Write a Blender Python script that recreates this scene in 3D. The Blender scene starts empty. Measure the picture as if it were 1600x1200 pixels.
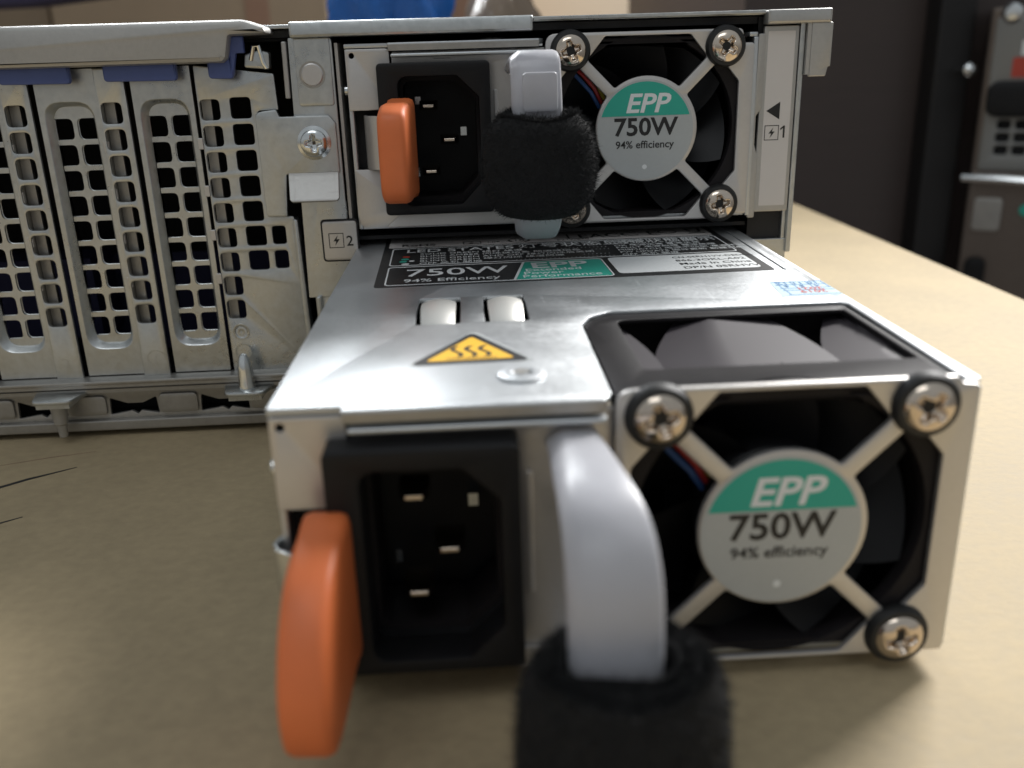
import bpy, bmesh, math, random
from mathutils import Vector, Matrix, Euler
from mathutils.geometry import tessellate_polygon
random.seed(7)
S = 0.001          # everything below is written in millimetres
R = math.radians
scene = bpy.context.scene
C = scene.collection

# ------------------------------------------------------------------ camera
cam_d = bpy.data.cameras.new("camera"); cam = bpy.data.objects.new("camera", cam_d); C.objects.link(cam)
cam.location = (0.02342, -0.19803, 0.07492)
cam.rotation_euler = (1.2303, 0.0294, -0.0539)
cam_d.sensor_width = 36.0; cam_d.lens = 1423.54/1600*36.0
cam_d.clip_start = 0.005; cam_d.clip_end = 30
cam_d.dof.use_dof = True; cam_d.dof.focus_distance = 0.180; cam_d.dof.aperture_fstop = 17.5
scene.camera = cam

# ------------------------------------------------------------------ world and lamps
w = bpy.data.worlds.new("World"); scene.world = w; w.use_nodes = True
nt = w.node_tree; nt.nodes.clear()
out = nt.nodes.new("ShaderNodeOutputWorld"); bg = nt.nodes.new("ShaderNodeBackground")
tc = nt.nodes.new("ShaderNodeTexCoord"); sx = nt.nodes.new("ShaderNodeSeparateXYZ"); mr = nt.nodes.new("ShaderNodeMapRange")
cr = nt.nodes.new("ShaderNodeValToRGB")
mr.inputs[1].default_value = -1; mr.inputs[2].default_value = 1
nt.links.new(tc.outputs["Generated"], sx.inputs[0]); nt.links.new(sx.outputs[2], mr.inputs[0])
nt.links.new(mr.outputs[0], cr.inputs[0]); nt.links.new(cr.outputs[0], bg.inputs[0]); nt.links.new(bg.outputs[0], out.inputs[0])
e = cr.color_ramp.elements
e[0].position = 0.0; e[0].color = (0.16, 0.12, 0.09, 1)
e[1].position = 1.0; e[1].color = (0.62, 0.67, 0.71, 1)
for p_, c_ in ((0.47, (0.37, 0.37, 0.36, 1)), (0.60, (0.60, 0.63, 0.65, 1)), (0.75, (0.55, 0.59, 0.62, 1))):
    q = e.new(p_); q.color = c_
bg.inputs[1].default_value = 0.53

def area(name, loc, target, sx_, sy_, power, col):
    l = bpy.data.lights.new(name, 'AREA'); l.shape = 'RECTANGLE'; l.size = sx_; l.size_y = sy_; l.energy = power; l.color = col
    o = bpy.data.objects.new(name, l); C.objects.link(o); o.location = loc
    o.rotation_euler = (Vector(target)-Vector(loc)).to_track_quat('-Z', 'Y').to_euler()
    return o
area("ceiling_lamp_behind", (0.85, 0.75, 0.85), (0.10, -0.05, 0.0), 0.60, 0.35, 35.0, (1.0, 0.985, 0.965))
area("ceiling_lamp_left", (-0.22, 0.72, 0.50), (0.0, -0.08, 0.03), 0.36, 0.16, 3.4, (0.95, 0.98, 1.0))
area("ceiling_lamp_front", (-0.30, -0.75, 1.30), (0.0, 0.2, 0.03), 0.9, 0.5, 3.2, (0.93, 0.97, 1.0))
scene.view_settings.view_transform = 'Standard'; scene.view_settings.look = 'None'
scene.view_settings.exposure = 0; scene.view_settings.gamma = 1

# ------------------------------------------------------------------ materials
def mat(name, base, metal=0, rough=0.5, n=None, **kw):
    m = bpy.data.materials.new(name); m.use_nodes = True; t = m.node_tree; b = t.nodes["Principled BSDF"]
    b.inputs["Base Color"].default_value = (*base, 1); b.inputs["Metallic"].default_value = metal; b.inputs["Roughness"].default_value = rough
    for k, v in kw.items(): b.inputs[k.replace('_', ' ')].default_value = v
    if n:
        # n = (scale, colour variation, roughness variation, bump strength, stretch)
        sc_, cv, rv, bs, st = n
        co = t.nodes.new("ShaderNodeTexCoord"); mp = t.nodes.new("ShaderNodeMapping"); mp.inputs["Scale"].default_value = st
        t.links.new(co.outputs["Object"], mp.inputs[0])
        ns = t.nodes.new("ShaderNodeTexNoise"); ns.inputs["Scale"].default_value = sc_; ns.inputs["Detail"].default_value = 5; ns.inputs["Roughness"].default_value = .6
        t.links.new(mp.outputs[0], ns.inputs["Vector"])
        n2 = t.nodes.new("ShaderNodeTexNoise"); n2.inputs["Scale"].default_value = sc_*0.06; n2.inputs["Detail"].default_value = 3
        t.links.new(co.outputs["Object"], n2.inputs["Vector"])
        av = t.nodes.new("ShaderNodeMath"); av.operation = 'MULTIPLY_ADD'; av.inputs[1].default_value = .5
        h2 = t.nodes.new("ShaderNodeMath"); h2.operation = 'MULTIPLY'; h2.inputs[1].default_value = .5
        t.links.new(n2.outputs[0], h2.inputs[0]); t.links.new(ns.outputs[0], av.inputs[0]); t.links.new(h2.outputs[0], av.inputs[2])
        r = t.nodes.new("ShaderNodeMapRange"); r.inputs[1].default_value = .3; r.inputs[2].default_value = .7
        r.inputs[3].default_value = 1-cv; r.inputs[4].default_value = 1+cv; t.links.new(av.outputs[0], r.inputs[0])
        hsv = t.nodes.new("ShaderNodeHueSaturation"); hsv.inputs["Color"].default_value = (*base, 1); t.links.new(r.outputs[0], hsv.inputs["Value"])
        t.links.new(hsv.outputs[0], b.inputs["Base Color"])
        r2 = t.nodes.new("ShaderNodeMapRange"); r2.inputs[1].default_value = .3; r2.inputs[2].default_value = .7
        r2.inputs[3].default_value = max(0.02, rough-rv); r2.inputs[4].default_value = rough+rv; t.links.new(av.outputs[0], r2.inputs[0]); t.links.new(r2.outputs[0], b.inputs["Roughness"])
        if bs:
            bp = t.nodes.new("ShaderNodeBump"); bp.inputs["Strength"].default_value = bs; bp.inputs["Distance"].default_value = 0.0002
            t.links.new(ns.outputs[0], bp.inputs["Height"]); t.links.new(bp.outputs[0], b.inputs["Normal"])
    return m
def wear(m, dust=.06):
    """thin random scratches and soft smudges that change gloss, on top of an existing metal"""
    t = m.node_tree; b = t.nodes["Principled BSDF"]; co = t.nodes.new("ShaderNodeTexCoord")
    acc = None
    for k, (rot, sc_) in enumerate((((0, 0, .5), (60, 1500, 60)), ((0, 0, -.25), (1300, 50, 70)), ((.4, .2, 1.2), (90, 1800, 90)))):
        mp = t.nodes.new("ShaderNodeMapping"); mp.inputs["Rotation"].default_value = rot; mp.inputs["Scale"].default_value = sc_
        n = t.nodes.new("ShaderNodeTexNoise"); n.inputs["Scale"].default_value = 1; n.inputs["Detail"].default_value = 2
        t.links.new(co.outputs["Object"], mp.inputs[0]); t.links.new(mp.outputs[0], n.inputs["Vector"])
        mr_ = t.nodes.new("ShaderNodeMapRange"); mr_.inputs[1].default_value = .66; mr_.inputs[2].default_value = .72; t.links.new(n.outputs[0], mr_.inputs[0])
        if acc is None: acc = mr_.outputs[0]
        else:
            mx = t.nodes.new("ShaderNodeMath"); mx.operation = 'MAXIMUM'; t.links.new(acc, mx.inputs[0]); t.links.new(mr_.outputs[0], mx.inputs[1]); acc = mx.outputs[0]
    sm = t.nodes.new("ShaderNodeTexNoise"); sm.inputs["Scale"].default_value = 55; sm.inputs["Detail"].default_value = 4
    t.links.new(co.outputs["Object"], sm.inputs["Vector"])
    src = b.inputs["Roughness"].links[0].from_socket
    a1_ = t.nodes.new("ShaderNodeMath"); a1_.operation = 'MULTIPLY_ADD'; a1_.inputs[1].default_value = .06; t.links.new(acc, a1_.inputs[0]); t.links.new(src, a1_.inputs[2])
    mr2 = t.nodes.new("ShaderNodeMapRange"); mr2.inputs[1].default_value = .5; mr2.inputs[2].default_value = .7; mr2.inputs[4].default_value = dust; t.links.new(sm.outputs[0], mr2.inputs[0])
    a2_ = t.nodes.new("ShaderNodeMath"); a2_.operation = 'ADD'; t.links.new(a1_.outputs[0], a2_.inputs[0]); t.links.new(mr2.outputs[0], a2_.inputs[1]); t.links.new(a2_.outputs[0], b.inputs["Roughness"])
I3 = (1, 1, 1)
M = {}
M['zinc'] = mat("zinc_plated_steel", (.56, .575, .57), .93, .33, (600, .16, .13, .22, I3))
M['zinc_dark'] = mat("galvanised_steel", (.40, .385, .36), .8, .45, (700, .14, .08, .12, I3))
M['case'] = mat("satin_steel", (.59, .61, .625), .85, .40, (1400, .07, .06, .18, I3))
M['plate'] = mat("fan_guard_steel", (.62, .60, .58), .75, .40, (1600, .05, .05, .06, I3))
M['lid'] = mat("lid_steel", (.47, .46, .44), .7, .45, (1200, .08, .06, .12, I3))
M['bright'] = mat("bright_metal", (.74, .76, .76), 1, .18, (500, .05, .05, .0, I3))
M['nickel'] = mat("nickel_screw", (.70, .60, .50), 1, .17, (700, .12, .08, .08, I3))
M['recess'] = mat("recess_shade_metal", (.10, .085, .07), .8, .4)  # dark metal for the shade in screw crosses, also one cabinet knob
M['black'] = mat("black_plastic", (.008, .008, .009), 0, .5, (3000, .2, .05, .25, I3), Specular_IOR_Level=.3)
M['blackg'] = mat("black_glass_filled_plastic", (.016, .014, .015), 0, .48, (2000, .2, .05, .1, I3), Specular_IOR_Level=.15)
M['rotor'] = mat("fan_blade_plastic", (.045, .039, .044), 0, .5, Specular_IOR_Level=.25)
M['rotor_shaded'] = mat("fan_blade_shaded", (.007, .007, .008), 0, .4, Specular_IOR_Level=.2)  # darker copy of the blade plastic, for the shade inside the duct
M['rubber'] = mat("black_rubber", (.012, .012, .012), 0, .55)
M['dark'] = mat("interior_shade", (.006, .006, .007), 0, .8)  # near-black colour standing in for shade inside hollows
M['gap'] = mat("dark_gap_metal", (.02, .02, .022), .3, .6)  # shade of the chassis gaps put into a near-black colour
M['orange'] = mat("orange_plastic", (.76, .185, .055), 0, .48, (260, .07, .06, .05, I3), Subsurface_Weight=.08, Subsurface_Radius=(.003, .001, .0005), Subsurface_Scale=.5)
M['blue'] = mat("blue_plastic", (.075, .11, .30), 0, .45, (800, .08, .05, .1, I3))
M['frost'] = mat("frosted_plastic", (.62, .62, .66), 0, .34, (300, .03, .06, .03, I3), Transmission_Weight=.38, IOR=1.45)
M['fabric'] = mat("black_hook_and_loop", (.006, .006, .0065), 0, .95, (1500, .3, .0, .6, I3))
M['fuzz'] = mat("black_fibre", (.010, .010, .011), 0, .8)
M['kraft'] = mat("kraft_board", (.40, .315, .19), 0, .70, (420, .17, .06, .6, (1, 1.3, 1)))
M['green'] = mat("green_print", (.028, .40, .30), 0, .5)
M['grey_label'] = mat("grey_label", (.46, .48, .48), .1, .38, (1500, .04, .04, .05, I3))
M['white'] = mat("white_print", (.78, .80, .80), 0, .45)
M['whitish'] = mat("white_label", (.62, .59, .57), 0, .45, (300, .02, .03, 0, I3))
M['ink'] = mat("black_ink", (.012, .012, .013), 0, .45)
M['lblack'] = mat("black_label", (.012, .013, .014), 0, .45)
M['yellow'] = mat("yellow_print", (.82, .46, .02), 0, .55)
M['red'] = mat("red_print", (.60, .06, .05), 0, .5)
M['bprint'] = mat("blue_print", (.05, .22, .50), 0, .5)
M['lblue'] = mat("light_blue_paper", (.50, .66, .74), 0, .5)
M['wire_r'] = mat("red_wire", (.30, .02, .02), 0, .4)
M['wire_y'] = mat("yellow_wire", (.32, .26, .03), 0, .4)
M['wire_b'] = mat("blue_wire", (.02, .06, .18), 0, .4)
M['cab'] = mat("dark_brown_cabinet", (.060, .045, .041), 0, .5, (30, .15, .08, .05, (1, 1, 12)))
M['cab2'] = mat("black_rack_post", (.014, .013, .013), .2, .45)
M['wall'] = mat("beige_wall", (.60, .50, .38), 0, .8, (12, .05, .02, 0, I3))
M['box'] = mat("brown_cardboard", (.27, .20, .13), 0, .7, (60, .06, .04, .1, I3))
M['bag'] = mat("blue_film", (.015, .12, .42), 0, .25, (40, .10, .08, .2, I3), Transmission_Weight=.15)
M['navy'] = mat("navy_fabric", (.035, .035, .09), 0, .8)
M['tapec'] = mat("brown_tape", (.24, .14, .09), 0, .3)
M['clear'] = mat("clear_film", (.24, .18, .13), 0, .2, (30, .15, .1, .3, I3))
M['far_steel'] = mat("brownish_steel", (.17, .14, .12), .7, .4, (200, .1, .08, .1, I3))
M['bump'] = mat('satin_bump', (.78, .77, .73), .55, .42)
M['far_grey'] = mat('far_grey_steel', (.26, .26, .25), .6, .45)
M['sticker'] = mat("red_sticker", (.50, .06, .035), 0, .5)

for k_ in ('case', 'zinc', 'plate', 'lid'): wear(M[k_])

# ------------------------------------------------------------------ geometry primitives: each returns (verts, faces) in mm
def xf(prim, fn): return ([tuple(fn(*v)) for v in prim[0]], prim[1])
def mv(prim, dx=0, dy=0, dz=0): return xf(prim, lambda x, y, z: (x+dx, y+dy, z+dz))
def join(*ps):
    V, F = [], []
    for p in ps:
        n = len(V); V += list(p[0]); F += [tuple(i+n for i in f) for f in p[1]]
    return V, F
def box(x0, x1, y0, y1, z0, z1):
    V = [(x, y, z) for z in (z0, z1) for y in (y0, y1) for x in (x0, x1)]
    return V, [(0, 2, 3, 1), (4, 5, 7, 6), (0, 1, 5, 4), (2, 6, 7, 3), (0, 4, 6, 2), (1, 3, 7, 5)]
def rnd(poly, r, seg=4):
    """round the corners of a 2D polygon; r a number or a list"""
    n = len(poly); out = []
    for i in range(n):
        a, b, c = Vector(poly[i-1]), Vector(poly[i]), Vector(poly[(i+1) % n])
        ri = r[i] if isinstance(r, (list, tuple)) else r
        u, v = (a-b), (c-b); lu, lv = u.length, v.length
        if ri <= 0 or lu < 1e-6 or lv < 1e-6: out.append(tuple(b)); continue
        u /= lu; v /= lv; ang = u.angle(v, 3.0)
        if ang > 3.05: out.append(tuple(b)); continue
        d = min(ri/math.tan(ang/2), lu*.48, lv*.48)
        p, q = b+u*d, b+v*d
        for k in range(seg+1):
            t = k/seg; out.append(tuple((1-t)**2*p+2*t*(1-t)*b+t*t*q))
    return out
def rect(x0, x1, z0, z1, r=0, seg=4):
    P = [(x0, z0), (x1, z0), (x1, z1), (x0, z1)]
    return rnd(P, r, seg) if r else P
def circ(cx, cz, r, n=32, a0=0): return [(cx+r*math.cos(a0+2*math.pi*k/n), cz+r*math.sin(a0+2*math.pi*k/n)) for k in range(n)]
def plate(outer, holes=(), t=1.0, bev=0.0, plane='xz', at=0.0):
    """flat sheet cut to an outline with real holes; its front face lies at 'at' (towards -Y for xz, +Z for xy)"""
    cu = bpy.data.curves.new("c", 'CURVE'); cu.dimensions = '2D'; cu.fill_mode = 'BOTH'
    for poly in [outer]+list(holes):
        s = cu.splines.new('POLY'); s.points.add(len(poly)-1)
        for i, (x, z) in enumerate(poly): s.points[i].co = (x, z, 0, 1)
        s.use_cyclic_u = True
    cu.extrude = max(t/2-bev, 0.0); cu.bevel_depth = bev; cu.bevel_resolution = 1; cu.offset = -bev
    ob = bpy.data.objects.new("c", cu); C.objects.link(ob)
    dg = bpy.context.evaluated_depsgraph_get(); me = bpy.data.meshes.new_from_object(ob.evaluated_get(dg))
    V = [tuple(v.co) for v in me.vertices]; F = [tuple(p.vertices) for p in me.polygons]
    bpy.data.objects.remove(ob); bpy.data.curves.remove(cu); bpy.data.meshes.remove(me)
    h = t/2
    if plane == 'xz': return [(x, at+h-z, y) for x, y, z in V], F
    if plane == 'xy': return [(x, y, at-h+z) for x, y, z in V], F
    if plane == 'yz': return [(at-h+z, x, y) for x, y, z in V], F
def flat(poly, plane='xz', at=0.0, t=0.03): return plate(poly, (), t, 0, plane, at)
def text(body, size, x=0, z=0, align='LEFT', off=0.0, shear=0.0, sx=1.0, plane='xz', at=0.0, t=0.02, rot=0.0):
    cu = bpy.data.curves.new("t", 'FONT'); cu.body = body; cu.size = size; cu.align_x = align; cu.offset = off*size; cu.shear = shear
    cu.resolution_u = 3; cu.extrude = t/2
    ob = bpy.data.objects.new("t", cu); C.objects.link(ob)
    dg = bpy.context.evaluated_depsgraph_get(); me = bpy.data.meshes.new_from_object(ob.evaluated_get(dg))
    cr_, sr_ = math.cos(rot), math.sin(rot)
    V = [((v.co.x*sx)*cr_-v.co.y*sr_+x, (v.co.x*sx)*sr_+v.co.y*cr_+z, v.co.z) for v in me.vertices]; F = [tuple(p.vertices) for p in me.polygons]
    bpy.data.objects.remove(ob); bpy.data.curves.remove(cu); bpy.data.meshes.remove(me)
    h = t/2
    if plane == 'xz': return [(a, at+h-c, b) for a, b, c in V], F
    return [(a, b, at-h+c) for a, b, c in V], F
def lathe(prof, n=32, axis='y', cap=True):
    """prof: (radius, height) pairs; revolve round the axis"""
    V, F = [], []
    for r, h in prof:
        for k in range(n):
            a = 2*math.pi*k/n; c, s = r*math.cos(a), r*math.sin(a)
            V.append((c, h, s) if axis == 'y' else (c, s, h) if axis == 'z' else (h, c, s))
    m = len(prof)
    for i in range(m-1):
        for k in range(n):
            F.append((i*n+k, i*n+(k+1) % n, (i+1)*n+(k+1) % n, (i+1)*n+k))
    if cap: F.append(tuple(range(n))); F.append(tuple(range((m-1)*n, m*n))[::-1])
    return V, F
def tube(path, r, n=8):
    V, F = [], []; P = [Vector(p) for p in path]
    up = Vector((0, 0, 1))
    for i, p in enumerate(P):
        d = (P[min(i+1, len(P)-1)]-P[max(i-1, 0)]).normalized()
        a = d.cross(up if abs(d.z) < .95 else Vector((1, 0, 0))).normalized(); b = d.cross(a)
        rr = r[i] if isinstance(r, (list, tuple)) else r
        for k in range(n):
            q = p+rr*(a*math.cos(2*math.pi*k/n)+b*math.sin(2*math.pi*k/n)); V.append(tuple(q))
    for i in range(len(P)-1):
        for k in range(n): F.append((i*n+k, i*n+(k+1) % n, (i+1)*n+(k+1) % n, (i+1)*n+k))
    F.append(tuple(range(n))[::-1]); F.append(tuple(range((len(P)-1)*n, len(P)*n)))
    return V, F
def sweep(secs):
    """secs: list of equal-length closed rings"""
    n = len(secs[0]); V = [tuple(v) for s in secs for v in s]; F = []
    for i in range(len(secs)-1):
        for k in range(n): F.append((i*n+k, i*n+(k+1) % n, (i+1)*n+(k+1) % n, (i+1)*n+k))
    F.append(tuple(range(n))[::-1]); F.append(tuple(range((len(secs)-1)*n, len(secs)*n)))
    return V, F
def grid(fn, nu, nv):
    V = [fn(i/nu, j/nv) for j in range(nv+1) for i in range(nu+1)]
    return V, [(j*(nu+1)+i, j*(nu+1)+i+1, (j+1)*(nu+1)+i+1, (j+1)*(nu+1)+i) for j in range(nv) for i in range(nu)]

def make(name, prim, m, parent=None, loc=(0, 0, 0), bev=0, seg=2, smooth=35, fixn=True, label=None):
    if isinstance(prim, list): prim = join(*prim)
    V, F = prim
    me = bpy.data.meshes.new(name); me.from_pydata([(x*S, y*S, z*S) for x, y, z in V], [], F); me.update()
    if fixn:
        b = bmesh.new(); b.from_mesh(me); bmesh.ops.remove_doubles(b, verts=b.verts, dist=1e-7)
        bmesh.ops.recalc_face_normals(b, faces=b.faces); b.to_mesh(me); b.free()
    if smooth:
        me.polygons.foreach_set("use_smooth", [True]*len(me.polygons)); me.set_sharp_from_angle(angle=R(smooth))
    ms = m if isinstance(m, (list, tuple)) else [m]
    for k in ms: me.materials.append(M[k] if isinstance(k, str) else k)
    o = bpy.data.objects.new(name, me); C.objects.link(o); o.location = [c*S for c in loc]
    if parent: o.parent = parent
    if bev:
        bm_ = o.modifiers.new("bevel", 'BEVEL'); bm_.width = bev*S; bm_.segments = seg; bm_.limit_method = 'ANGLE'; bm_.angle_limit = R(40)
        bm_.harden_normals = True
    if label: o['label'] = label
    return o
def thing(name, label, cat, loc=(0, 0, 0), rotz=0, group=None):
    o = bpy.data.objects.new(name, None); C.objects.link(o); o.empty_display_size = .01
    o.location = [c*S for c in loc]; o.rotation_euler = (0, 0, rotz); o['label'] = label; o['category'] = cat
    if group: o['group'] = group
    return o
def tag(o, label, cat, group=None):
    o['label'] = label; o['category'] = cat
    if group: o['group'] = group
    return o
def struct(o): o['kind'] = 'structure'; return o

# ------------------------------------------------------------------ the board everything rests on
ZT = -3.0
top_poly = [(-700, -420), (203, -420), (203, 420), (-700, 420)]
tb = struct(make("tabletop", [plate(top_poly, [], 4, .4, 'xy', ZT)], 'kraft'))
# slits cut in the board, with a little dark wire-thin gap
def slit(path, wd):
    L, Rr = [], []
    for i, (x, y) in enumerate(path):
        a = path[max(i-1, 0)]; b = path[min(i+1, len(path)-1)]; d = Vector((b[0]-a[0], b[1]-a[1])).normalized()
        ww = wd*(.25 if i in (0, len(path)-1) else 1)
        L.append((x-d.y*ww, y+d.x*ww)); Rr.append((x+d.y*ww, y-d.x*ww))
    return flat(L+Rr[::-1], 'xy', ZT+.06, .05)
make("slit", [slit([(-86, -33), (-76, -29), (-69, -23.2), (-61, -18.2)], .5)], 'ink', tb)
make("slit", [slit([(-80, -50), (-70, -45.5), (-62.4, -40.3)], .5)], 'ink', tb)
make("slit", [slit([(-80, -16), (-69, -12.2), (-60, -10)], .12)], 'tapec', tb)

# ------------------------------------------------------------------ power supply
def phillips(cx, cz, r, y0, dome=2.2, name='screw', parent=None, m='nickel', washer=True, rot=0.3, wr=4.15):
    """pan head with a raised rim and a cross recess that is really sunk"""
    n = 40; prof = []
    for k in range(9):
        a = k/8*math.pi/2; prof.append((r*math.cos(a)**.8 if k < 8 else 0.0, -dome*math.sin(a)))
    V, F = [], []
    rings = [r, r*.985, r*.93, r*.84, r*.74, r*.64, r*.54, r*.46, r*.38, r*.3, r*.22, r*.14, r*.06]
    def depth(x, z):
        c, s = math.cos(rot), math.sin(rot); u, v = x*c+z*s, -x*s+z*c
        rr = math.hypot(x, z)/r
        h = dome*math.sqrt(max(0, 1-(rr*.93)**2.6))
        arm = min(abs(u), abs(v)); lng = max(abs(u), abs(v))
        wcut = r*.15+r*.16*max(0, 1-lng/(r*.40))
        k = 1/(1+math.exp((arm-wcut)/(r*.022)))*1/(1+math.exp((lng-r*.60)/(r*.03)))
        return h-k*dome*.95*(1-.55*lng/(r*.62))
    N = 72; rings = [r*(1-i/26)**.9 for i in range(26)]
    for i, q in enumerate(rings):
        for k in range(N):
            a = 2*math.pi*k/N; x, z = q*math.cos(a), q*math.sin(a); V.append((cx+x, y0-depth(x, z), cz+z))
    V.append((cx, y0-depth(0, 0), cz))
    for i in range(len(rings)-1):
        for k in range(N): F.append((i*N+k, i*N+(k+1) % N, (i+1)*N+(k+1) % N, (i+1)*N+k))
    for k in range(N): F.append(((len(rings)-1)*N+k, (len(rings)-1)*N+(k+1) % N, len(V)-1))
    # skirt
    b = len(V)
    for k in range(N):
        a = 2*math.pi*k/N; V.append((cx+r*math.cos(a), y0+1.2, cz+r*math.sin(a)))
    for k in range(N): F.append((k, (k+1) % N, b+(k+1) % N, b+k))
    o = make(name, (V, F), m, parent, smooth=50)
    make('recess', [mv(lathe([(r*.40, -dome*.02), (r*.30, -dome*.14), (.02, -dome*.16)], 16), cx, y0, cz)], 'recess', o)  # dark insert deepens the shade of the sunk cross by colour
    if washer:
        make('rubber_washer', [mv(lathe([(r*.9, 1.2), (wr*.96, 1.1), (wr, .6), (wr*.985, -.1), (wr*.9, -.7), (r*.98, -.85), (r*.9, -.5)], 48), cx, y0, cz)], 'rubber', o)
    return o

FX, FZ = 62.0, 19.0
def guard_holes():
    out = []
    hx, hz = 19.2, 18.55; c1, c2 = 10.4, 12.3   # chamfers
    oc = [(-hx+c1, hz), (hx-c1, hz), (hx, hz-c1+1), (hx, -hz+c1-1), (hx-c1, -hz), (-hx+c1, -hz), (-hx, -hz+c1-1), (-hx, hz-c1+1)]
    aw = 1.15; rd = 10.75
    def inter(p, q, s):   # the point of edge pq at distance s*aw from the diagonal line
        return p
    # diagonal arms run along (1,1),(1,-1)...; in each quarter the opening is bounded by the arm edges
    d = 1/math.sqrt(2)
    def arm_edge(ux, uz, side, r):   # point on the arm edge at distance r along the diagonal, shifted sideways
        return (ux*r*d - side*uz*aw*d*1.0, uz*r*d + side*ux*aw*d*1.0)
    r_in = math.sqrt(rd**2-aw**2)
    for q in range(4):
        # build in the frame of the top opening, then rotate
        if q in (0, 2): a, b, ex, ez = hx, hz, hx-c1, hz
        rot = {0: (1, 0), 1: (0, -1), 2: (-1, 0), 3: (0, 1)}[q]
        H_ = hz if q in (0, 2) else hx
        Wd = (hx-c1) if q in (0, 2) else (hz-c1+1)
        # chamfer line from (Wd, H_) towards the diagonal: ends where it meets the arm edge
        ang = math.radians(-50 if q in (0, 2) else -40)
        # intersect chamfer (Wd + t*cos, H_ + t*sin) with the arm edge x - z = -aw*sqrt2
        t_ = (-aw*math.sqrt(2)-(Wd-H_))/(math.cos(ang)-math.sin(ang))
        ce = (Wd+t_*math.cos(ang), H_+t_*math.sin(ang))
        tin = (r_in*d-aw*d, r_in*d+aw*d)
        pts = [(-ce[0], ce[1]), (-Wd, H_), (Wd, H_), ce]; rr = [.8, .8, .8, .8]
        pts.append(tin); rr.append(1.1)
        a0 = math.atan2(tin[1], tin[0]); a1 = math.pi-a0
        for k in range(1, 14):
            a_ = a0+(a1-a0)*k/14; pts.append((rd*math.cos(a_), rd*math.sin(a_))); rr.append(0)
        pts.append((-tin[0], tin[1])); rr.append(1.1)
        pts = rnd(pts, rr, 5)
        c, s = rot
        out.append([(FX+x*c-z*s, FZ+x*s+z*c) for x, z in pts])
    return out

def round_box_prim(x0, x1, z0, z1, y0, y1, r, holes=()):
    return plate(rect(x0, x1, z0, z1, r, 5), holes, y1-y0, .5, 'xz', y0)

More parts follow.
